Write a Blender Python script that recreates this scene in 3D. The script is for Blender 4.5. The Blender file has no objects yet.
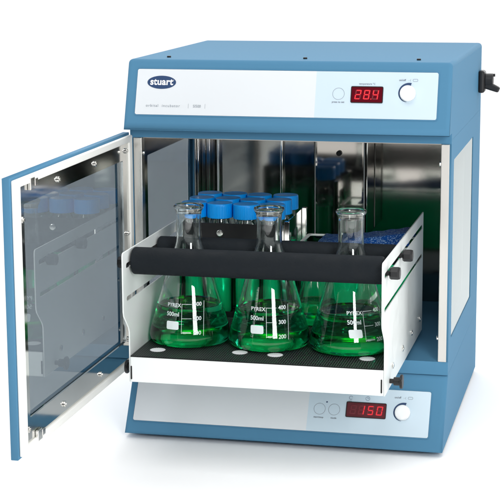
import bpy, bmesh, math, random
from mathutils import Matrix, Vector
random.seed(4)
S = bpy.context.scene
C = S.collection
R = math.radians

# ------------------------------------------------------------------ camera
cam = bpy.data.cameras.new('camera')
co = bpy.data.objects.new('camera', cam); C.objects.link(co)
co.location = (0.65568, -2.11103, 0.66075)
co.rotation_euler = (1.38296, 0.00536, 0.22786)
cam.sensor_width = 36; cam.lens = 36 * 1654.3353 / 500
cam.clip_start = 0.05; cam.clip_end = 500
S.camera = co
# ------------------------------------------------------------------ world: a bright white studio behind, dark room on the camera's side
w = bpy.data.worlds.new('World'); S.world = w; w.use_nodes = True
nt = w.node_tree; nt.nodes.clear()
wo = nt.nodes.new('ShaderNodeOutputWorld'); bg = nt.nodes.new('ShaderNodeBackground')
tc = nt.nodes.new('ShaderNodeTexCoord'); sx = nt.nodes.new('ShaderNodeSeparateXYZ')
mr = nt.nodes.new('ShaderNodeMapRange'); mr.inputs[1].default_value = -0.22; mr.inputs[2].default_value = 0.22
mz = nt.nodes.new('ShaderNodeMapRange'); mz.inputs[1].default_value = 0.95; mz.inputs[2].default_value = 1.2
mx = nt.nodes.new('ShaderNodeMath'); mx.operation = 'MAXIMUM'
rp = nt.nodes.new('ShaderNodeValToRGB')
rp.color_ramp.elements[0].color = (0.04, 0.04, 0.043, 1); rp.color_ramp.elements[1].color = (1, 1, 1, 1)
nt.links.new(tc.outputs['Generated'], sx.inputs[0]); nt.links.new(sx.outputs['Y'], mr.inputs[0])
nt.links.new(sx.outputs['Z'], mz.inputs[0]); nt.links.new(mr.outputs[0], mx.inputs[0]); nt.links.new(mz.outputs[0], mx.inputs[1])
nt.links.new(mx.outputs[0], rp.inputs[0]); nt.links.new(rp.outputs[0], bg.inputs[0]); nt.links.new(bg.outputs[0], wo.inputs[0])
bg.inputs[1].default_value = 1.98
# ------------------------------------------------------------------ lamps (studio soft boxes)
def area(name, loc, target, sx_, sy_, power, col=(1, 1, 1)):
    l = bpy.data.lights.new(name, 'AREA'); l.shape = 'RECTANGLE'; l.size = sx_; l.size_y = sy_; l.energy = power; l.color = col
    o = bpy.data.objects.new(name, l); C.objects.link(o); o.location = loc
    o.rotation_euler = (Vector(target) - Vector(loc)).to_track_quat('-Z', 'Y').to_euler(); return o
area('strip_softbox', (1.22, -1.95, 0.98), (0.2, -0.1, 0.22), 0.50, 0.62, 24)
area('overhead_softbox', (0.1, -1.6, 3.0), (0.2, -0.3, 0.0), 2.6, 1.8, 52)
S.view_settings.view_transform = 'Standard'; S.view_settings.look = 'None'
S.view_settings.exposure = 0.05; S.view_settings.gamma = 1
S.render.engine = 'CYCLES'
cy = S.cycles
cy.use_denoising = True
try: cy.denoiser = 'OPENIMAGEDENOISE'
except Exception: pass
cy.max_bounces = 16; cy.transmission_bounces = 14; cy.glossy_bounces = 8; cy.transparent_max_bounces = 16
cy.sample_clamp_indirect = 8; cy.blur_glossy = 0.3

# ------------------------------------------------------------------ materials
M = {}
def mat(name, col, rough=0.5, metal=0.0, **k):
    m = bpy.data.materials.new(name); m.use_nodes = True; M[name] = m
    b = m.node_tree.nodes['Principled BSDF']
    b.inputs['Base Color'].default_value = (*col, 1); b.inputs['Roughness'].default_value = rough; b.inputs['Metallic'].default_value = metal
    for a, v in k.items():
        b.inputs[a.replace('_', ' ')].default_value = v
    return m
def noise_rough(m, scale=60, lo=0.3, hi=0.5, bump=0.0, bscale=900, stretch=None, colvar=0.0):
    t = m.node_tree; b = t.nodes['Principled BSDF']
    tcn = t.nodes.new('ShaderNodeTexCoord'); mp = t.nodes.new('ShaderNodeMapping')
    t.links.new(tcn.outputs['Object'], mp.inputs[0])
    if stretch: mp.inputs['Scale'].default_value = stretch
    n = t.nodes.new('ShaderNodeTexNoise'); n.inputs['Scale'].default_value = scale; n.inputs['Detail'].default_value = 4
    t.links.new(mp.outputs[0], n.inputs['Vector'])
    r = t.nodes.new('ShaderNodeMapRange'); r.inputs[1].default_value = .3; r.inputs[2].default_value = .7; r.inputs[3].default_value = lo; r.inputs[4].default_value = hi
    t.links.new(n.outputs[0], r.inputs[0]); t.links.new(r.outputs[0], b.inputs['Roughness'])
    if bump:
        n2 = t.nodes.new('ShaderNodeTexNoise'); n2.inputs['Scale'].default_value = bscale
        t.links.new(mp.outputs[0], n2.inputs['Vector'])
        bp = t.nodes.new('ShaderNodeBump'); bp.inputs['Strength'].default_value = bump; bp.inputs['Distance'].default_value = 0.0005
        t.links.new(n2.outputs[0], bp.inputs['Height']); t.links.new(bp.outputs[0], b.inputs['Normal'])
    if colvar:
        c = b.inputs['Base Color'].default_value[:]
        mixn = t.nodes.new('ShaderNodeMix'); mixn.data_type = 'RGBA'
        mixn.inputs[6].default_value = (*[x * (1 - colvar) for x in c[:3]], 1); mixn.inputs[7].default_value = (*[min(1, x * (1 + colvar)) for x in c[:3]], 1)
        t.links.new(n.outputs[0], mixn.inputs[0]); t.links.new(mixn.outputs[2], b.inputs['Base Color'])
    return m
noise_rough(mat('blue_paint', (0.078, 0.213, 0.342), 0.6, Specular_IOR_Level=0.05), 700, 0.56, 0.64, 0.06, 1500)
noise_rough(mat('side_paint', (0.078, 0.213, 0.342), 0.6, Specular_IOR_Level=0.05), 700, 0.56, 0.64, 0.06, 1500)
noise_rough(mat('white_paint', (0.78, 0.82, 0.805), 0.35), 50, 0.3, 0.42, 0.06, 1500)
mat('tabletop_white', (0.95, 0.95, 0.95), 0.7, Specular_IOR_Level=0.2)
noise_rough(mat('gasket_rubber', (0.82, 0.82, 0.78), 0.55), 80, 0.5, 0.6)
noise_rough(mat('brushed_steel', (0.58, 0.57, 0.54), 0.28, 1), 30, 0.22, 0.36, 0.05, 400, (1, 1, 0.03), colvar=0.04)
noise_rough(mat('mirror_steel', (0.60, 0.60, 0.58), 0.1, 1), 8, 0.05, 0.13, 0.06, 30, colvar=0.06)
noise_rough(mat('dark_steel', (0.37, 0.35, 0.32), 0.1, 1), 6, 0.06, 0.11, 0.03, 20, colvar=0.12)
noise_rough(mat('chrome', (0.75, 0.74, 0.71), 0.1, 1), 20, 0.06, 0.14)
noise_rough(mat('black_foam', (0.008, 0.011, 0.014), 0.75, Specular_IOR_Level=0.15), 60, 0.6, 0.8, 0.8, 700, colvar=0.2)
mat('black_plastic', (0.010, 0.010, 0.011), 0.38, Specular_IOR_Level=0.35)
mat('black_metal', (0.011, 0.011, 0.012), 0.5, Specular_IOR_Level=0.3)
mat('cap_blue', (0.0, 0.32, 0.88), 0.32, Coat_Weight=0.1)
mat('knob_white', (0.86, 0.88, 0.88), 0.3)
mat('print_navy', (0.012, 0.045, 0.13), 0.5)
mat('print_grey', (0.20, 0.23, 0.27), 0.5)
mat('print_white', (0.85, 0.87, 0.88), 0.5)
mat('ink_white', (0.72, 0.80, 0.80), 0.6)
mat('display_red', (0.10, 0.002, 0.008), 0.12)
led = mat('led_lit', (0.35, 0.005, 0.01), 0.4); led.node_tree.nodes['Principled BSDF'].inputs['Emission Color'].default_value = (1, 0.03, 0.05, 1); led.node_tree.nodes['Principled BSDF'].inputs['Emission Strength'].default_value = 0.5
led2 = mat('led_unlit', (0.15, 0.006, 0.014), 0.4)
def panel_mat(split):
    m = mat('panel_print_%d' % int(split * 1e4), (1, 1, 1), 0.3)
    t = m.node_tree; b = t.nodes['Principled BSDF']
    a = t.nodes.new('ShaderNodeTexCoord'); s = t.nodes.new('ShaderNodeSeparateXYZ'); g = t.nodes.new('ShaderNodeMath'); g.operation = 'GREATER_THAN'; g.inputs[1].default_value = split
    x = t.nodes.new('ShaderNodeMix'); x.data_type = 'RGBA'; x.inputs[6].default_value = (0.69, 0.725, 0.75, 1); x.inputs[7].default_value = (0.56, 0.68, 0.76, 1)
    t.links.new(a.outputs['Object'], s.inputs[0]); t.links.new(s.outputs['X'], g.inputs[0]); t.links.new(g.outputs[0], x.inputs[0]); t.links.new(x.outputs[2], b.inputs['Base Color'])
    return m
def pane_mat(name, tint, ior=1.7):
    m = bpy.data.materials.new(name); m.use_nodes = True; M[name] = m; t = m.node_tree; t.nodes.clear()
    o = t.nodes.new('ShaderNodeOutputMaterial'); tr = t.nodes.new('ShaderNodeBsdfTransparent'); gl = t.nodes.new('ShaderNodeBsdfGlossy')
    f = t.nodes.new('ShaderNodeFresnel'); f.inputs[0].default_value = ior; mm = t.nodes.new('ShaderNodeMixShader')
    tr.inputs[0].default_value = (*tint, 1); gl.inputs['Roughness'].default_value = 0.01; gl.inputs[0].default_value = (0.93, 1, 1, 1)
    ge = t.nodes.new('ShaderNodeNewGeometry'); k = t.nodes.new('ShaderNodeMath'); k.operation = 'SUBTRACT'; k.inputs[0].default_value = 1; k2 = t.nodes.new('ShaderNodeMath'); k2.operation = 'MULTIPLY'
    t.links.new(ge.outputs['Backfacing'], k.inputs[1]); t.links.new(k.outputs[0], k2.inputs[0]); t.links.new(f.outputs[0], k2.inputs[1])
    t.links.new(k2.outputs[0], mm.inputs[0]); t.links.new(tr.outputs[0], mm.inputs[1]); t.links.new(gl.outputs[0], mm.inputs[2]); t.links.new(mm.outputs[0], o.inputs[0])
    return m
pane_mat('smoked_glass', (0.42, 0.455, 0.48))
pane_mat('clear_plastic', (0.93, 0.96, 0.95), 1.4)
def glass(name, col, ior, rough=0.0, vol=None):
    m = bpy.data.materials.new(name); m.use_nodes = True; M[name] = m; t = m.node_tree; t.nodes.clear()
    o = t.nodes.new('ShaderNodeOutputMaterial'); g = t.nodes.new('ShaderNodeBsdfGlass')
    g.inputs['Color'].default_value = (*col, 1); g.inputs['IOR'].default_value = ior; g.inputs['Roughness'].default_value = rough
    t.links.new(g.outputs[0], o.inputs[0])
    if vol:
        v = t.nodes.new('ShaderNodeVolumeAbsorption'); v.inputs[0].default_value = (*vol[0], 1); v.inputs[1].default_value = vol[1]
        t.links.new(v.outputs[0], o.inputs['Volume'])
    return m
glass('borosilicate', (0.985, 1, 0.995), 1.47)
glass('green_liquid', (1, 1, 1), 1.33, 0, ((0.0, 0.992, 0.84), 50))
glass('wetted_wall', (1, 1, 1), 1.33 / 1.47, 0, ((0.0, 0.992, 0.84), 50))
# translucent green culture medium
gm = mat('green_medium', (0.0, 0.90, 0.36), 0.25, Transmission_Weight=0.1)
def mat_perf():
    m = mat('perforated_black', (0.01, 0.01, 0.011), 0.5, Specular_IOR_Level=0.2); t = m.node_tree; b = t.nodes['Principled BSDF']
    a = t.nodes.new('ShaderNodeTexCoord'); mp = t.nodes.new('ShaderNodeMapping'); mp.inputs['Scale'].default_value = (330, 220, 1)
    v = t.nodes.new('ShaderNodeTexVoronoi'); v.inputs['Scale'].default_value = 1; v.inputs['Randomness'].default_value = 0; v.voronoi_dimensions = '2D'
    l = t.nodes.new('ShaderNodeMath'); l.operation = 'LESS_THAN'; l.inputs[1].default_value = 0.27
    x = t.nodes.new('ShaderNodeMix'); x.data_type = 'RGBA'; x.inputs[6].default_value = (0.005, 0.006, 0.006, 1); x.inputs[7].default_value = (0.085, 0.10, 0.095, 1)
    t.links.new(a.outputs['Object'], mp.inputs[0]); t.links.new(mp.outputs[0], v.inputs['Vector']); t.links.new(v.outputs['Distance'], l.inputs[0])
    t.links.new(l.outputs[0], x.inputs[0]); t.links.new(x.outputs[2], b.inputs['Base Color'])
mat_perf()
def mat_speck():
    m = mat('blue_speckled', (0.01, 0.06, 0.3), 0.3); t = m.node_tree; b = t.nodes['Principled BSDF']
    a = t.nodes.new('ShaderNodeTexCoord'); v = t.nodes.new('ShaderNodeTexVoronoi'); v.inputs['Scale'].default_value = 420
    l = t.nodes.new('ShaderNodeMapRange'); l.inputs[1].default_value = 0.1; l.inputs[2].default_value = 0.5
    x = t.nodes.new('ShaderNodeMix'); x.data_type = 'RGBA'; x.inputs[6].default_value = (0.55, 0.80, 1.0, 1); x.inputs[7].default_value = (0.012, 0.12, 0.50, 1)
    t.links.new(a.outputs['Object'], v.inputs['Vector']); t.links.new(v.outputs['Distance'], l.inputs[0]); t.links.new(l.outputs[0], x.inputs[0]); t.links.new(x.outputs[2], b.inputs['Base Color'])
mat_speck()

# ------------------------------------------------------------------ helpers
WM = {}
def place(o, parent=None, basis=None):
    o.matrix_basis = basis if basis is not None else Matrix.Identity(4)
    if parent is not None:
        o.parent = parent; o.matrix_parent_inverse = WM[parent.name].inverted()
    WM[o.name] = o.matrix_basis.copy(); return o
def link(name, me, m, parent=None, basis=None, smooth=False):
    me.materials.clear(); me.materials.append(m)
    if smooth:
        for p in me.polygons: p.use_smooth = True
    o = bpy.data.objects.new(name, me); C.objects.link(o); return place(o, parent, basis)
def fin(bm, name):
    bmesh.ops.recalc_face_normals(bm, faces=bm.faces); me = bpy.data.meshes.new(name); bm.to_mesh(me); bm.free(); return me
def part(name, bm, m, parent=None, basis=None, smooth=False): return link(name, fin(bm, name), m, parent, basis, smooth)
def thing(name, loc, label, cat, group=None):
    o = bpy.data.objects.new(name, None); C.objects.link(o); o.empty_display_size = 0.02
    place(o, None, Matrix.Translation(loc)); o['label'] = label; o['category'] = cat
    if group: o['group'] = group
    return o
def box(bm, x0, x1, y0, y1, z0, z1, bev=0, seg=2):
    b2 = bmesh.new(); bmesh.ops.create_cube(b2, size=1)
    for v in b2.verts: v.co = Vector(((x0 + x1) / 2 + v.co.x * (x1 - x0), (y0 + y1) / 2 + v.co.y * (y1 - y0), (z0 + z1) / 2 + v.co.z * (z1 - z0)))
    if bev: bmesh.ops.bevel(b2, geom=b2.edges[:], offset=bev, segments=seg, profile=0.5, affect='EDGES')
    merge(bm, b2); return bm
def merge(bm, b2, mtx=None):
    if mtx is not None: b2.transform(mtx)
    t = bpy.data.meshes.new('t'); b2.to_mesh(t); b2.free(); bm.from_mesh(t); bpy.data.meshes.remove(t)
def cyl(bm, p0, p1, r, seg=24, bev=0, r2=None):
    p0, p1 = Vector(p0), Vector(p1); d = p1 - p0
    b2 = bmesh.new(); bmesh.ops.create_cone(b2, cap_ends=True, segments=seg, radius1=r, radius2=r if r2 is None else r2, depth=d.length)
    if bev: bmesh.ops.bevel(b2, geom=[e for e in b2.edges if len(e.link_faces) == 2 and any(len(f.verts) > 4 for f in e.link_faces)], offset=bev, segments=3, profile=0.5, affect='EDGES')
    merge(bm, b2, Matrix.Translation((p0 + p1) / 2) @ d.to_track_quat('Z', 'Y').to_matrix().to_4x4()); return bm
def lathe(bm, prof, seg=64, center=(0, 0, 0), closed=False):
    cx, cy_, cz = center; rings = []
    for r, z in prof:
        if r < 1e-6: rings.append([bm.verts.new((cx, cy_, cz + z))])
        else: rings.append([bm.verts.new((cx + r * math.cos(2 * math.pi * i / seg), cy_ + r * math.sin(2 * math.pi * i / seg), cz + z)) for i in range(seg)])
    n = len(rings)
    for k in range(n if closed else n - 1):
        a, b = rings[k], rings[(k + 1) % n]
        for i in range(seg):
            j = (i + 1) % seg
            if len(a) == 1 and len(b) == 1: continue
            if len(a) == 1: bm.faces.new((a[0], b[j], b[i]))
            elif len(b) == 1: bm.faces.new((a[i], a[j], b[0]))
            else: bm.faces.new((a[i], a[j], b[j], b[i]))
    return bm
def rrect(x0, x1, y0, y1, r, n=6):
    pts = []
    for cx, cy_, a0 in ((x1 - r, y1 - r, 0), (x0 + r, y1 - r, 90), (x0 + r, y0 + r, 180), (x1 - r, y0 + r, 270)):
        for i in range(n + 1):
            a = R(a0 + 90 * i / n); pts.append((cx + r * math.cos(a), cy_ + r * math.sin(a)))
    return pts
def circ(cx, cy_, r, n=40): return [(cx + r * math.cos(2 * math.pi * i / n), cy_ + r * math.sin(2 * math.pi * i / n)) for i in range(n)]
def slot(p0, p1, h, n=6):       # rounded slot between two points, horizontal
    (a, z0), (b, z1) = p0, p1; pts = []; ang = math.atan2(z1 - z0, b - a)
    for (cx, cz, s) in ((b, z1, -90), (a, z0, 90)):
        for i in range(n + 1):
            t = R(s + 180 * i / n) + ang; pts.append((cx + h * math.cos(t), cz + h * math.sin(t)))
    return pts
def flat(outlines, depth, bev=0.0):   # 2D outlines (holes allowed) extruded along local Z, as a mesh
    cu = bpy.data.curves.new('c', 'CURVE'); cu.dimensions = '2D'; cu.fill_mode = 'BOTH' if depth else 'FRONT'
    cu.extrude = depth / 2 - bev; cu.bevel_depth = bev; cu.bevel_resolution = 2
    if bev: cu.offset = -bev
    for pts in outlines:
        s = cu.splines.new('POLY'); s.points.add(len(pts) - 1); s.use_cyclic_u = True
        for q, p in zip(s.points, pts): q.co = (p[0], p[1], 0, 1)
    return cmesh(cu)
def cmesh(cu):
    o = bpy.data.objects.new('c', cu); C.objects.link(o); dg = bpy.context.evaluated_depsgraph_get(); dg.update()
    me = bpy.data.meshes.new_from_object(o.evaluated_get(dg)); bpy.data.objects.remove(o); bpy.data.curves.remove(cu); return me
def text(s, size, x, y, align='CENTER', bold=0.0, depth=0.0, squeeze=1.0, space=1.0):
    cu = bpy.data.curves.new('t', 'FONT'); cu.body = s; cu.size = size; cu.align_x = align; cu.align_y = 'CENTER'; cu.offset = bold; cu.space_character = space
    cu.resolution_u = 4
    me = cmesh(cu)
    me.transform(Matrix.Translation((x, y, 0)) @ Matrix.Diagonal((squeeze, 1, 1, 1))); return me
def join(meshes):
    bm = bmesh.new()
    for m in meshes: bm.from_mesh(m); bpy.data.meshes.remove(m)
    me = bpy.data.meshes.new('j'); bm.to_mesh(me); bm.free(); return me
# local XY -> world YZ plane, local Z -> world X
def yz(x): return Matrix(((0, 0, 1, x), (1, 0, 0, 0), (0, 1, 0, 0), (0, 0, 0, 1)))
def flat_yz(outl, x0, x1, bev=0.0):
    me = flat(outl, x1 - x0, bev); me.transform(yz((x0 + x1) / 2)); return me
def slant(y, z, th): return Matrix.Translation((0, y, z)) @ Matrix.Rotation(th, 4, 'X')

W, D, H = 0.43, 0.398, 0.5008
FZ = -0.006
# ------------------------------------------------------------------ setting: white tabletop
bm = bmesh.new(); bmesh.ops.create_grid(bm, x_segments=1, y_segments=1, size=120)
bm.transform(Matrix.Translation((0, 0, FZ)))
g = part('tabletop', bm, M['tabletop_white']); g['kind'] = 'structure'

# ------------------------------------------------------------------ incubator
inc = thing('incubator', (0.215, 0.2, FZ), 'blue benchtop orbital incubator with its glass door open to the left and red number displays', 'incubator')
def prism(prof, x0, x1, front, bev):
    bm = bmesh.new(); n = len(prof)
    a = [bm.verts.new((x0, y, z)) for y, z in prof]; b = [bm.verts.new((x1, y, z)) for y, z in prof]
    bm.faces.new(a); bm.faces.new(b[::-1])
    for i in range(n): bm.faces.new((a[i], a[(i + 1) % n], b[(i + 1) % n], b[i]))
    bmesh.ops.recalc_face_normals(bm, faces=bm.faces)
    i, j = front; fs = {a[i], a[j], b[i], b[j]}
    f = [f for f in bm.faces if set(f.verts) == fs][0]
    ext = [e for e in bm.edges if all(abs(v.co.z - H) < 1e-5 for v in e.verts) and abs(e.verts[0].co.x - e.verts[1].co.x) < 1e-6]
    bmesh.ops.bevel(bm, geom=list(f.edges) + ext, offset=bev, segments=5, profile=0.5, affect='EDGES')
    for f in bm.faces:
        f.smooth = f.calc_area() < 0.004 and len(f.verts) == 4
    return bm
# upper housing
prof = [(-0.0024, H), (D, H), (D, 0.4017), (0.002, 0.4017), (0.002, 0.4105), (-0.0285, 0.4105), (-0.0313, 0.4142)]
th = part('top_housing', prism(prof, 0, W, (0, 6), 0.0055), M['blue_paint'], inc)
for x in (0.046, 0.232, 0.382):
    bm = bmesh.new(); cyl(bm, (x, 0.034, H - .001), (x, 0.034, H + 0.0022), 0.0028, 16, 0.0006); part('screw', bm, M['black_metal'], th)
# lower housing
prof = [(0.0, 0.0905), (D, 0.0905), (D, 0.0), (-0.0555, 0.0)]
bh = part('base_housing', prism(prof, 0, W, (0, 3), 0.006), M['blue_paint'], inc)
for x in (0.03, 0.415):
    for y in (-0.01, 0.375):
        bm = bmesh.new(); cyl(bm, (x, y, FZ), (x, y, 0.001), 0.0125, 20, 0.001); part('foot', bm, M['black_plastic'], bh)
# middle cabinet: sill, side walls with window openings, header, back
cab = bmesh.new()
box(cab, 0, W, 0, D, 0.0907, 0.1085); box(cab, 0, W, 0.0, 0.0019, 0.3967, 0.4103); box(cab, 0, W, 0.0019, D, 0.3967, 0.4015)
box(cab, 0, W, D - 0.012, D, 0.1085, 0.3967)
win = rrect(0.031, 0.292, 0.134, 0.3727, 0.003)
for x0 in (0, W - 0.0115):
    m_ = flat_yz([[(0.0, 0.1085), (D - 0.012, 0.1085), (D - 0.012, 0.3967), (0.0, 0.3967)], win], x0, x0 + 0.0115); cab.from_mesh(m_); bpy.data.meshes.remove(m_)
cabo = part('cabinet', cab, M['side_paint'], inc)
# interior liner
ln = bmesh.new()
for x0 in (0.0117, W - 0.0127):
    m_ = flat_yz([[(0.012, 0.109), (0.362, 0.109), (0.362, 0.396), (0.012, 0.396)], rrect(0.036, 0.287, 0.139, 0.3677, 0.003)], x0, x0 + 0.001); ln.from_mesh(m_); bpy.data.meshes.remove(m_)
box(ln, 0.0127, W - 0.0127, 0.362, 0.3632, 0.109, 0.396); box(ln, 0.0127, W - 0.0127, 0.012, 0.362, 0.3945, 0.396)
lin = part('inner_liner', ln, M['dark_steel'], inc)
for x0, x1 in ((0.0128, 0.019), (0.0295, 0.034), (0.130, 0.134)):
    bm = bmesh.new(); box(bm, x0, x1, 0.352, 0.3618, 0.109, 0.3944, 0.001); part('corner_post', bm, M['chrome'], lin)
bm = bmesh.new(); box(bm, 0.0127, 0.016, 0.296, 0.306, 0.109, 0.3944, 0.001); part('corner_post', bm, M['chrome'], lin)
# air duct at the back
bm = bmesh.new(); box(bm, 0.196, 0.275, 0.278, 0.3619, 0.215, 0.3944, 0.006, 4)
duct = part('air_duct', bm, M['dark_steel'], inc)
bm = bmesh.new(); box(bm, 0.2752, 0.2762, 0.283, 0.288, 0.22, 0.392); part('duct_edge', bm, M['chrome'], duct)
bm = bmesh.new(); cyl(bm, (0.235, 0.2785, 0.345), (0.235, 0.274, 0.345), 0.004, 16); part('screw', bm, M['black_metal'], duct)
# windows
for x0, lab in ((0.004, 'smoked pane of the left wall'), (W - 0.0048, 'pale reflecting pane in the right wall')):
    bm = bmesh.new(); box(bm, x0, x0 + 0.004, 0.0312, 0.2918, 0.1342, 0.3725); o = part('side_window', bm, M['smoked_glass'], inc); o['label'] = lab
# steel jambs
for x0, x1 in ((0.0045, 0.0163), (0.4167, 0.4278)):
    bm = bmesh.new(); box(bm, x0, x1, -0.0015, 0.0118, 0.1087, 0.3965, 0.0008); j = part('steel_jamb', bm, M['brushed_steel'], inc)
    for z in ((0.14, 0.37) if x0 > .2 else (0.375, 0.2, 0.13)):
        b2 = bmesh.new(); xx = x0 - 0.0025 if x0 > .2 else x1
        cyl(b2, (xx, 0.004, z), (xx + 0.003, 0.004, z), 0.0032, 14, 0.0006); part('screw', b2, M['chrome'], j)
bm = bmesh.new(); box(bm, -0.0035, 0.0005, -0.0075, 0.004, 0.11, 0.396, 0.001); hj = part('hinge_strip', bm, M['brushed_steel'], inc)

# side clamp on the right of the top housing
bm = bmesh.new(); box(bm, W - 0.001, W + 0.0095, 0.352, 0.378, 0.4295, 0.4625, 0.004, 3)
cl = part('side_clamp', bm, M['black_plastic'], inc)
bm = bmesh.new(); cyl(bm, (W + 0.009, 0.365, 0.4475), (W + 0.021, 0.365, 0.4475), 0.0105, 24, 0.0012); cyl(bm, (W + 0.012, 0.365, 0.455), (W + 0.0235, 0.365, 0.4555), 0.0022, 12)
part('clamp_nut', bm, M['black_plastic'], cl)
bm = bmesh.new(); b2 = bmesh.new(); box(b2, 0.0, 0.0235, -0.0055, 0.0055, -0.0058, 0.0058, 0.0026, 3)
for v in b2.verts:
    k = v.co.x / 0.0235; v.co.z *= 1.1 - 0.4 * k
merge(bm, b2, Matrix.Translation((W + 0.0085, 0.362, 0.4425)) @ Matrix.Rotation(R(22), 4, 'Y')); part('clamp_lever', bm, M['black_plastic'], cl)

# ---- control panels
SEG = {'0': 'abcdef', '1': 'bc', '2': 'abged', '3': 'abgcd', '4': 'fgbc', '5': 'afgcd', '8': 'abcdefg', '9': 'abcdfg', ' ': ''}
def segs(ch, cx, cy_, w_, h_, t, lit=True):
    out = []; sl = 0.13
    def q(x0, y0, x1, y1):
        p = [(x0, y0), (x1, y0), (x1, y1), (x0, y1)]
        out.append([(cx + x + sl * y, cy_ + y) for x, y in p])
    a, b, g_ = w_ / 2, h_ / 2, t * 0.22
    d = {'a': (-a + t / 2 + g_, b - t, a - t / 2 - g_, b), 'd': (-a + t / 2 + g_, -b, a - t / 2 - g_, -b + t), 'g': (-a + t / 2 + g_, -t / 2, a - t / 2 - g_, t / 2),
         'b': (a - t, g_, a, b - g_), 'c': (a - t, -b + g_, a, -g_), 'f': (-a, g_, -a + t, b - g_), 'e': (-a, -b + g_, -a + t, -g_)}
    for k in 'abcdefg':
        if (k in SEG[ch]) == lit: q(*d[k])
    return out
def polys(list_):
    bm = bmesh.new()
    for p in list_: bm.faces.new([bm.verts.new((x, y, 0)) for x, y in p])
    me = bpy.data.meshes.new('p'); bm.to_mesh(me); bm.free(); return me
def at(B, z): return B @ Matrix.Translation((0, 0, z))
def ring(cx, cy_, r, t): return flat([circ(cx, cy_, r), circ(cx, cy_, r - t)], 0)
def arc(cx, cy_, r, a0, a1, t0, t1, n=28):
    o, i = [], []
    for k in range(n + 1):
        f = k / n; a = R(a0 + (a1 - a0) * f); t = t0 + (t1 - t0) * f
        o.append((cx + (r + t) * math.cos(a), cy_ + (r + t) * math.sin(a))); i.append((cx + r * math.cos(a), cy_ + r * math.sin(a)))
    return flat([o + i[::-1]], 0)
def dial(B, cp, x, v):
    bm = bmesh.new(); lathe(bm, [(0, 0.0), (0.0102, 0.0), (0.0102, 0.004), (0.0098, 0.0060), (0.0088, 0.0070), (0.005, 0.0067), (0, 0.0066)], 48)
    part('dial_knob', bm, M['knob_white'], cp, at(B, 0.0006) @ Matrix.Translation((x, v, 0)), True)
    link('dial_scale', arc(x, v, 0.0106, 74, 262, 0.0040, 0.0004), M['print_navy'], cp, at(B, 0.0011))
def symbols(x, v):
    return [flat([rrect(x + .004, x + .0105, v - .0017, v + .0017, .0012, 3), rrect(x + .0044, x + .0101, v - .0013, v + .0013, .0009, 3)], 0), text('(', .004, x + .001, v), text('.', .006, x - .001, v + .001)]
def plate(B, x0, x1, v0, v1, split):
    me = flat([rrect(x0, x1, v0, v1, 0.0025)], 0.0012, 0.0002)
    rim = flat([rrect(x0 - .0016, x1 + .0016, v0 - .0016, v1 + .0016, 0.004), rrect(x0 - .0004, x1 + .0004, v0 - .0004, v1 + .0004, 0.0028)], 0.0009)
    o = link('control_panel', me, panel_mat(split), inc, at(B, 0.0002))
    link('panel_rim', rim, M['side_paint'], o, at(B, 0.0002)); return o
# upper panel
B = slant(-0.0024, H, math.atan2(0.9486, 0.3165))
cp = plate(B, 0.0150, 0.4128, -0.0745, -0.0133, 0.2555); cp['label'] = 'upper control panel with oval logo, temperature display and white dial'
T = lambda z=0.0011: at(B, z)
link('logo_badge', flat([[(0.0489 + 0.0196 * math.cos(a), -0.0311 + 0.0089 * math.sin(a)) for a in [2 * math.pi * k / 64 for k in range(64)]]], 0), M['print_navy'], cp, T(0.0010))
link('logo_lettering', join([text('stuart', 0.0128, 0.0488, -0.0306, bold=0.00035, squeeze=0.98, space=1.04), ring(0.0647, -0.0285, 0.0008, 0.0002)]), M['print_white'], cp, T(0.0013))
for m_ in ([text('orbital  incubator', 0.0052, 0.0295, -0.0626, 'LEFT', space=1.22), text('SI500', 0.0052, 0.0990, -0.0626, space=1.0, squeeze=.95),
      polys([[(0.0872, -0.0655), (0.0875, -0.0655), (0.0875, -0.0592), (0.0872, -0.0592)]]), polys([[(0.1098, -0.0655), (0.1101, -0.0655), (0.1101, -0.0592), (0.1098, -0.0592)]]),
      text('press to set', 0.0034, 0.2856, -0.0535, bold=.00008), text('temperature °C', 0.0033, 0.3222, -0.0292, bold=.00006), text('on/off', 0.0036, 0.3672, -0.0237, bold=.00010)] + symbols(0.3765, -0.0237)): link('panel_lettering', m_, M['print_grey'], cp, T())
link('push_button', join([ring(0.2856, -0.0427, 0.0078, 0.0004)]), M['print_grey'], cp, T())
link('display_frame', flat([rrect(0.3016, 0.3434, -0.0543, -0.0325, 0.0018), rrect(0.3026, 0.3424, -0.0533, -0.0335, 0.001)], 0.0008), M['black_plastic'], cp, T(0.0013))
link('display_screen', flat([rrect(0.3024, 0.3426, -0.0535, -0.0333, 0.0012)], 0), M['display_red'], cp, T(0.0012))
s_, u_ = [], []
for ch, x in (('2', 0.3110), ('8', 0.3222), ('4', 0.3335)):
    s_ += segs(ch, x, -0.0434, 0.0078, 0.0125, 0.0016); u_ += segs(ch, x, -0.0434, 0.0078, 0.0125, 0.0016, False)
s_.append([(0.3272, -0.0497), (0.3286, -0.0497), (0.3286, -0.0483), (0.3272, -0.0483)])
link('display_digits', polys(s_), M['led_lit'], cp, T(0.0014)); link('unlit_segments', polys(u_), M['led_unlit'], cp, T(0.0013))
dial(B, cp, 0.3752, -0.0413)
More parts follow.
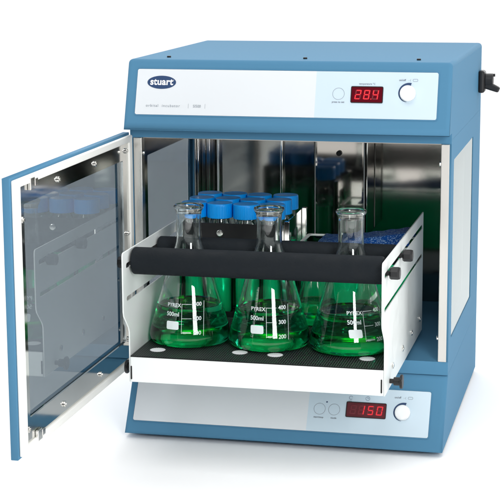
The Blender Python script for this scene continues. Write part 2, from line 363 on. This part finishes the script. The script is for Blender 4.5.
# lower panel
B = slant(0.0, 0.0905, math.atan2(0.8512, 0.5249))
cp = plate(B, 0.0105, 0.4105, -0.0862, -0.0238, 0.249); cp['label'] = 'lower control panel with two round buttons, speed display and white dial'
for m_ in ([text('start/stop', 0.0034, 0.2640, -0.0668, bold=.00008), text('mode', 0.0034, 0.2842, -0.0668, bold=.00008), text('on/off', 0.0036, 0.3672, -0.0340, bold=.0001),
      text('rpm', 0.0030, 0.3050, -0.0318, bold=.00006), text('time', 0.0030, 0.3275, -0.0318, bold=.00006), text('min', 0.0028, 0.3045, -0.0425, bold=.00006)] + symbols(0.3765, -0.0340)): link('panel_lettering', m_, M['print_grey'], cp, T())
for m_ in ([ring(0.3275, -0.0378, 0.0029, 0.0004), polys([[(0.3273, -0.0378), (0.3277, -0.0378), (0.3277, -0.0357), (0.3273, -0.0357)], [(0.3275, -0.0380), (0.3291, -0.0380), (0.3291, -0.0376), (0.3275, -0.0376)]]),
      flat([circ(0.2735, -0.0455, 0.0011, 16)], 0), arc(0.305, -0.0378, 0.0021, 20, 320, 0.0004, 0.0004)]): link('panel_symbol', m_, M['print_navy'], cp, T())
for x in (0.2645, 0.2840): link('push_button', ring(x, -0.0553, 0.0078, 0.0004), M['print_grey'], cp, T())
link('display_frame', flat([rrect(0.2997, 0.3533, -0.0645, -0.0432, 0.0018), rrect(0.3007, 0.3523, -0.0635, -0.0442, 0.001)], 0.0008), M['black_plastic'], cp, T(0.0013))
link('display_screen', flat([rrect(0.3005, 0.3525, -0.0637, -0.0440, 0.0012)], 0), M['display_red'], cp, T(0.0012))
s_, u_ = [], []
for ch, x in ((' ', 0.3095), ('1', 0.3205), ('5', 0.3325), ('0', 0.3445)):
    s_ += segs(ch, x, -0.0538, 0.0080, 0.0125, 0.0016); u_ += segs(ch, x, -0.0538, 0.0080, 0.0125, 0.0016, False)
link('display_digits', polys(s_), M['led_lit'], cp, T(0.0014)); link('unlit_segments', polys(u_), M['led_unlit'], cp, T(0.0013))
dial(B, cp, 0.3752, -0.0548)

# ---- open door, hinged on the left, plane x = -0.012 .. 0
Z0, Z1, Y0, Y1 = 0.0835, 0.4030, -0.4380, 0.001
outer = [(Y0, Z0), (Y1, Z0), (Y1, Z1), (Y0, Z1)]
hole = rrect(-0.4045, -0.036, 0.123, 0.3705, 0.002)
door = link('door', flat_yz([outer, hole], -0.0112, -0.0016, 0.0012), M['blue_paint'], inc)
link('gasket', flat_yz([rrect(-0.4350, -0.0015, 0.0865, 0.4000, .002), rrect(-0.4190, -0.0135, 0.0965, 0.3910, .001)], -0.0016, 0.0036, 0.0012), M['gasket_rubber'], door)
link('inner_frame', flat_yz([rrect(-0.4188, -0.0137, 0.0967, 0.3908, .001), rrect(-0.4035, -0.037, 0.124, 0.3695, .002)], -0.0016, 0.0006), M['mirror_steel'], door)
bm = bmesh.new(); box(bm, -0.0055, -0.0015, -0.4044, -0.0361, 0.1231, 0.3704); part('window_pane', bm, M['smoked_glass'], door)
for y, z in ((-0.154, 0.381), (-0.291, 0.381), (-0.4112, 0.353), (-0.024, 0.381), (-0.290, 0.108), (-0.150, 0.108), (-0.4112, 0.112), (-0.027, 0.125), (-0.024, 0.27)):
    bm = bmesh.new(); cyl(bm, (0.0004, y, z), (0.0028, y, z), 0.0036, 16, 0.0006); cyl(bm, (0.003, y, z), (0.0042, y, z), 0.0018, 10); part('screw', bm, M['chrome'], door)
for z0, z1 in ((0.383, 0.399), (0.0915, 0.1065)):
    bm = bmesh.new(); box(bm, 0.0008, 0.0045, -0.3900, -0.376, z0, z1 - .002, 0.0008); box(bm, 0.0030, 0.0050, -0.377, -0.367, z0 + .003, z1 - .004, 0.0008); part('catch', bm, M['chrome'], door)

# ---- sliding platform
tb = bmesh.new(); TX0, TX1 = 0.0560, 0.3740
box(tb, TX0, TX1, -0.1985, 0.155, 0.1140, 0.1462, 0.0015, 3)
box(tb, 0.09, 0.34, 0.02, 0.15, 0.1085, 0.1141)
tray = part('sliding_platform', tb, M['white_paint'], inc); tray['label'] = 'white sliding platform pulled out of the chamber, with two slotted side plates'
pl = [(-0.197, 0.1135), (0.156, 0.1135), (0.156, 0.2815), (-0.2165, 0.2815), (-0.2195, 0.2800), (-0.2205, 0.2770), (-0.2205, 0.2080), (-0.2185, 0.2020), (-0.2000, 0.1840), (-0.197, 0.1780)]
sl1 = slot((-0.2035, 0.2630), (0.146, 0.2630), 0.0034); sl2 = slot((-0.2035, 0.2215), (0.146, 0.2225), 0.0030)
for x0 in (0.0543, 0.3742):
    link('side_plate', flat_yz([pl, sl1, sl2], x0, x0 + 0.0016, 0.0002), M['white_paint'], tray)
link('perforated_mat', flat([rrect(TX0 + .0004, TX1 - .0004, -0.1978, 0.1545, 0.001)], 0.0012), M['perforated_black'], tray, Matrix.Translation((0, 0, 0.1469)))
for x, y in ((0.0815, -0.1625), (0.1860, -0.1540), (0.2320, -0.1575), (0.3470, -0.1525)):
    pts = [(x + (0.0092 + (0.0008 if k % 2 else 0)) * math.cos(R(k * 9)), y + (0.0092 + (0.0008 if k % 2 else 0)) * math.sin(R(k * 9))) for k in range(40)]
    link('mounting_hole', flat([pts], 0.0008), M['print_white'], tray, Matrix.Translation((0, 0, 0.1475)))
for x in (0.0575, 0.3718):
    link('slot', flat([slot((0.1185, 0), (0.134, 0), 0.0009)], 0.0006), M['black_metal'], tray, Matrix(((0, 1, 0, x), (0, 0, 1, -0.1987), (1, 0, 0, 0), (0, 0, 0, 1))))
for y in (0.123, 0.040, -0.047, -0.136):
    for x0, x1 in ((0.3757, 0.3775), (0.0527, 0.0545)):
        bm = bmesh.new(); cyl(bm, (x0, y, 0.1365), (x1, y, 0.1365), 0.0042, 16, 0.0005); cyl(bm, (x0, y, 0.1365), (x1 + (.0008 if x0 > .2 else -.0001), y, 0.1365), 0.0022, 6); part('screw', bm, M['chrome'], tray)
for y, r, BZ in ((-0.184, 0.0170, 0.2660), (-0.0705, 0.0130, 0.2635)):
    bm = bmesh.new()
    for k, (xa, xb) in enumerate(((0.0585, 0.3715),)):
        cyl(bm, (xa, y, BZ), (xb, y, BZ), r, 40, 0.003)
    part('foam_bar', bm, M['black_foam'], tray, None, True)
    bm = bmesh.new(); cyl(bm, (0.047, y, 0.263), (0.385, y, 0.263), 0.0032, 16); part('clamp_rod', bm, M['black_metal'], tray)
    for sx_, (xa, xb) in enumerate(((0.3785, 0.3925), (0.0375, 0.0515))):
        b2 = bmesh.new(); lathe(b2, [(0, 0), (0.0066, 0), (0.0078, 0.002), (0.0078, 0.010), (0.0070, 0.0125), (0, 0.0130)], 8)
        bm = bmesh.new(); merge(bm, b2, Matrix.Translation(((xa if not sx_ else xb), y, 0.263)) @ Matrix.Rotation(R(90 if not sx_ else -90), 4, 'Y') @ Matrix.Rotation(R(22.5 + 12 * sx_), 4, 'Z'))
        part('clamp_knob', bm, M['black_plastic'], tray)
for xa, s in ((0.3758, 1), (0.0542, -1)):
    bm = bmesh.new(); y, z = -0.158, 0.1225
    cyl(bm, (xa, y, z), (xa + s * .009, y, z), 0.0030, 14); cyl(bm, (xa + s * .005, y, z), (xa + s * .014, y, z), 0.0052, 16, .0008); cyl(bm, (xa + s * .013, y, z), (xa + s * .0165, y, z), 0.0088, 24, 0.001)
    part('platform_knob', bm, M['black_plastic'], tray)

# ------------------------------------------------------------------ Erlenmeyer flasks
ZB = 0.1477
out = [(0.0, 0.0025), (0.030, 0.0022), (0.0385, 0.0004), (0.0425, 0.0004), (0.0485, 0.0022), (0.0513, 0.0060), (0.0522, 0.0105), (0.0516, 0.0155), (0.0500, 0.0215),
       (0.0459, 0.0350), (0.0406, 0.0530), (0.0353, 0.0710), (0.0299, 0.0890), (0.0246, 0.1060), (0.0211, 0.1160), (0.0184, 0.1230), (0.0168, 0.1290), (0.0161, 0.1350),
       (0.0160, 0.1450), (0.0160, 0.1620), (0.0164, 0.1668), (0.0180, 0.1696), (0.0192, 0.1716), (0.0194, 0.1734), (0.0186, 0.1748), (0.0172, 0.1752)]
inn = [(0.0156, 0.1745), (0.0147, 0.1715), (0.0143, 0.1660), (0.0141, 0.1450), (0.0142, 0.1345), (0.0149, 0.1285), (0.0165, 0.1222), (0.0189, 0.1152), (0.0228, 0.1052),
       (0.0281, 0.0883), (0.0335, 0.0703), (0.0388, 0.0523), (0.0441, 0.0343), (0.0482, 0.0208), (0.0498, 0.0152), (0.0503, 0.0108), (0.0494, 0.0068), (0.0468, 0.0044), (0.0415, 0.0028), (0.0300, 0.0042), (0.0, 0.0045)]
out = [(a, b * 1.014) for a, b in out]; inn = [(a, b * 1.014) for a, b in inn]
def rad(prof, z):
    for (r0, z0), (r1, z1) in zip(prof, prof[1:]):
        if z0 <= z <= z1 and z1 > z0: return r0 + (r1 - r0) * (z - z0) / (z1 - z0)
    return prof[-1][0]
LZ = 0.0505     # liquid level above the base
RL = rad(list(reversed(inn)), LZ)
def flask_body():      # outer wall all the way, inner wall down to the liquid level
    bm = bmesh.new(); lathe(bm, out + [p for p in inn if p[1] > LZ] + [(RL, LZ)], 96)
    me = bpy.data.meshes.new('flask_glass'); bm.to_mesh(me); bm.free(); return me
def flask_liquid():    # wetted glass wall (glass to water) and the free surface (water to air)
    pr = [p for p in reversed(inn) if p[1] < LZ] + [(RL, LZ), (RL - 0.0010, LZ - 0.0012), (RL - 0.004, LZ - 0.0015), (0, LZ - 0.0015)]
    bm = bmesh.new(); lathe(bm, pr, 96); me = bpy.data.meshes.new('flask_liquid')
    bm.to_mesh(me); bm.free(); return me
def wrap(me, az0):     # 2D mesh (metres) wrapped on the cone about azimuth az0
    bm = bmesh.new(); bm.from_mesh(me)
    bmesh.ops.subdivide_edges(bm, edges=[e for e in bm.edges if e.calc_length() > .004], cuts=3)
    bmesh.ops.triangulate(bm, faces=bm.faces)
    for v in bm.verts:
        z = v.co.y; r = rad(out, z) + 0.00025; a = az0 + v.co.x / r
        v.co = Vector((r * math.cos(a), r * math.sin(a), z))
    bm.to_mesh(me); bm.free(); return me
def rect(x0, x1, y0, y1): return [(x0, y0), (x1, y0), (x1, y1), (x0, y1)]
def flask_ink(az):
    L = [text('PYREX', 0.0064, -0.0155, 0.0545, bold=.0001, space=1.05), text('500ml', 0.0072, -0.0170, 0.0435, bold=.0001)]
    patch = flat([rrect(-0.0255, -0.0085, 0.0250, 0.0350, 0.002, 4)], 0)
    t = .0005; ln_ = []
    ln_ += [rect(-0.0050, -0.0050 + t, 0.0205, 0.0560)]
    for z, l in ((0.0560, 0.013), (0.0385, 0.013), (0.0210, 0.013)): ln_ += [rect(-0.0050, -0.0050 + l, z, z + t)]
    ln_ += [rect(0.0235, 0.0235 + t, 0.0175, 0.0600)]
    L += [text('400', 0.0068, 0.0155, 0.0562, bold=.0001), text('300', 0.0068, 0.0155, 0.0388, bold=.0001), text('200', 0.0068, 0.0155, 0.0213, bold=.0001), text('approx', 0.0038, 0.0020, 0.0222, bold=.00005)]
    L += [polys(ln_), patch]
    return [wrap(m_, az) for m_ in L]
gm_, lm_ = flask_body(), flask_liquid()
def liquid_in(f, B):
    o = link('liquid', lm_, M['green_liquid'], f, B, True); lm_.materials.append(M['wetted_wall'])
    n = len([p for p in inn if p[1] < LZ]) * 96
    for k, p in enumerate(lm_.polygons): p.material_index = 1 if k < n else 0
    return o
AZ = math.atan2(-2.0, 0.45)
FL = [(0.1085, -0.1050, -5, 'Erlenmeyer flask of green liquid at the left, next to the open door'),
      (0.2132, -0.1050, 1, 'middle Erlenmeyer flask of green liquid, between the two other front flasks'),
      (0.3180, -0.1050, 25, 'Erlenmeyer flask of green liquid at the right, beside the plate with black knobs')]
for x, y, da, lab in FL:
    f = thing('erlenmeyer_flask', (x, y, ZB), lab, 'flask', 'flasks standing in a row on the platform')
    B = Matrix.Translation((x, y, ZB))
    link('flask_glass', gm_, M['borosilicate'], f, B, True); liquid_in(f, B)
    link('printed_scale', join(flask_ink(AZ + R(da))), M['ink_white'], f, B)

# ------------------------------------------------------------------ rack with blue-capped bottles
rk = thing('bottle_rack', (0.13, 0.09, ZB), 'steel rack with black front strip behind the flasks, holding blue capped bottles', 'rack')
RX0, RX1, RY0, RY1, RT = 0.0575, 0.2035, 0.0215, 0.1535, 0.282
bm = bmesh.new(); box(bm, RX0, RX1, RY0, RY0 + .0015, 0.232, 0.2795); part('front_strip', bm, M['black_metal'], rk)
bm = bmesh.new(); box(bm, RX0, RX1, RY0, RY0 + .0015, 0.150, 0.158); part('front_strip', bm, M['black_metal'], rk)
bm = bmesh.new(); box(bm, RX0, RX1, RY0 + .0016, RY1, ZB, ZB + .0022); part('bottom_shelf', bm, M['brushed_steel'], rk)
for x0 in (RX0 - .0012, RX1):
    o = link('side_panel', flat_yz([[(RY0, ZB), (RY1, ZB), (RY1, RT), (RY0, RT - .003)], rrect(RY0 + .03, RY1 - .035, 0.165, 0.262, .004)], x0, x0 + .0012), M['chrome'], rk)
for y in (RY0 + .004, RY1 - .007):
    bm = bmesh.new(); box(bm, RX1 + .0013, RX1 + .0085, y, y + .007, ZB, RT + .002, .0008); part('post', bm, M['chrome'], rk)
bm = bmesh.new(); cyl(bm, (0.1175, RY0, 0.2665), (0.1175, RY0 - .003, 0.2665), 0.0048, 20, .001); cyl(bm, (0.1175, RY0 - .003, 0.2665), (0.1175, RY0 - .0045, 0.2665), 0.0025, 6); part('bolt', bm, M['chrome'], rk)
bodyp = [(0, 0), (0.0145, 0), (0.0162, 0.0015), (0.0165, 0.004), (0.0165, 0.118), (0.0160, 0.123), (0.0138, 0.1285), (0.0128, 0.131), (0.0128, 0.146),
         (0.0116, 0.146), (0.0116, 0.131), (0.0126, 0.128), (0.0148, 0.1225), (0.0153, 0.118), (0.0153, 0.005), (0.0145, 0.003), (0, 0.003)]
bm = bmesh.new(); lathe(bm, bodyp, 40); bbody = fin(bm, 'bottle_body')
bm = bmesh.new(); lathe(bm, [(0, 0.0033), (0.0143, 0.0033), (0.0150, 0.0053), (0.0150, 0.092), (0.0142, 0.0912), (0, 0.0912)], 40); bliq = fin(bm, 'bottle_liquid')
bm = bmesh.new(); n = 72; CR = 0.0180
def capring(r, z, rib=0.0): return [bm.verts.new(((r + (rib if k % 2 else 0)) * math.cos(2 * math.pi * k / n), (r + (rib if k % 2 else 0)) * math.sin(2 * math.pi * k / n), z)) for k in range(n)]
rings = [capring(0.0136, 0.1345), capring(CR - .0004, 0.1345), capring(CR - .0004, 0.1350, .0002), capring(CR - .0005, 0.1510, .00015), capring(CR - .0006, 0.1532), capring(CR - .0012, 0.1540), capring(CR - .0026, 0.1537), capring(.0001, 0.1534)]
for a, b in zip(rings, rings[1:]):
    for k in range(n): bm.faces.new((a[k], a[(k + 1) % n], b[(k + 1) % n], b[k]))
bm.faces.new(rings[-1]); bm.faces.new(rings[0]); bcap = fin(bm, 'bottle_cap')
cols = ['leftmost', 'second', 'third', 'rightmost']; rows = ['front', 'middle', 'back']
for r in range(3):
    for c in range(4):
        x = 0.0760 + c * 0.0363 + random.uniform(-.0006, .0006); y = 0.0455 + r * 0.0425 - (0.004 if c == 2 else 0) + random.uniform(-.0008, .0008)
        x = min(x, RX1 - .0180)
        lab = '%s bottle from the left' % cols[c] if c in (1, 2) else '%s bottle' % cols[c]
        t = thing('sample_bottle', (x, y, ZB + .0024), 'blue capped clear bottle, %s in the %s row of the rack' % (lab, rows[r]), 'bottle', 'blue capped bottles in the rack')
        B = Matrix.Translation((x, y, ZB + .0024)) @ Matrix.Rotation(random.uniform(0, 6), 4, 'Z')
        link('bottle_glass', bbody, M['borosilicate'], t, B, True); link('liquid', bliq, M['green_medium'], t, B); link('cap', bcap, M['cap_blue'], t, B)

# ------------------------------------------------------------------ clear box with green medium and blue speckled gel pad, right rear of the platform
bx = thing('culture_box', (0.288, 0.075, ZB), 'clear box of green medium with a pale rim behind the right flask', 'container')
X0, X1, YA, YB, ZT = 0.2165, 0.3700, 0.0680, 0.1480, 0.2455
bm = bmesh.new(); m_ = flat([rrect(X0, X1, YA, YB, .006), rrect(X0 + .0015, X1 - .0015, YA + .0015, YB - .0015, .005)], ZT - ZB); m_.transform(Matrix.Translation((0, 0, (ZT + ZB) / 2))); bm.from_mesh(m_)
box(bm, X0 + .002, X1 - .002, YA + .002, YB - .002, ZB, ZB + .001); part('box_wall', bm, M['clear_plastic'], bx)
me = flat([rrect(X0 + .0018, X1 - .0018, YA + .0018, YB - .0018, .005)], .082, .0005); me.transform(Matrix.Translation((0, 0, ZB + .0013 + .041))); link('green_medium', me, M['green_medium'], bx)
me = flat([rrect(X0 - .003, X1, YA - .003, YB + .003, .007), rrect(X0 + .0016, X1 - .0016, YA + .0016, YB - .0016, .005)], .0025, .0004); me.transform(Matrix.Translation((0, 0, ZT))); link('rim', me, M['white_paint'], bx)
bm = bmesh.new(); nx, ny = 60, 44; gx0, gx1, gy0, gy1 = 0.240, 0.3675, 0.070, 0.145
def hgt(u, v): return 0.0012 + 0.017 * (u ** 1.3) * min(1, (1 - abs(2 * v - 1)) * 3) + 0.0005 * math.sin(u * 37 + v * 11) * math.sin(v * 29)
grid = [[bm.verts.new((gx0 + (gx1 - gx0) * i / nx, gy0 + (gy1 - gy0) * j / ny, 0.2470 + max(0.0006, hgt(i / nx, j / ny)))) for j in range(ny + 1)] for i in range(nx + 1)]
for i in range(nx):
    for j in range(ny): bm.faces.new((grid[i][j], grid[i + 1][j], grid[i + 1][j + 1], grid[i][j + 1]))
bmesh.ops.solidify(bm, geom=bm.faces[:], thickness=0.002)
gp = part('gel_pad', bm, M['blue_speckled'], None, None, True)
for x, y, lab in ((0.2475, 0.0300, 'small green filled flask standing behind the gap between the middle and right flasks'), (0.3240, 0.0300, 'small green filled flask standing directly behind the right large flask')):
    f = thing('small_flask', (x, y, ZB), lab, 'flask', 'small flasks behind the front row'); B = Matrix.Translation((x, y, ZB)) @ Matrix.Diagonal((.60, .60, .60, 1))
    link('flask_glass', gm_, M['borosilicate'], f, B, True); liquid_in(f, B)
gp['label'] = 'blue speckled gel pad lying on the clear box behind the right flask'; gp['category'] = 'pad'
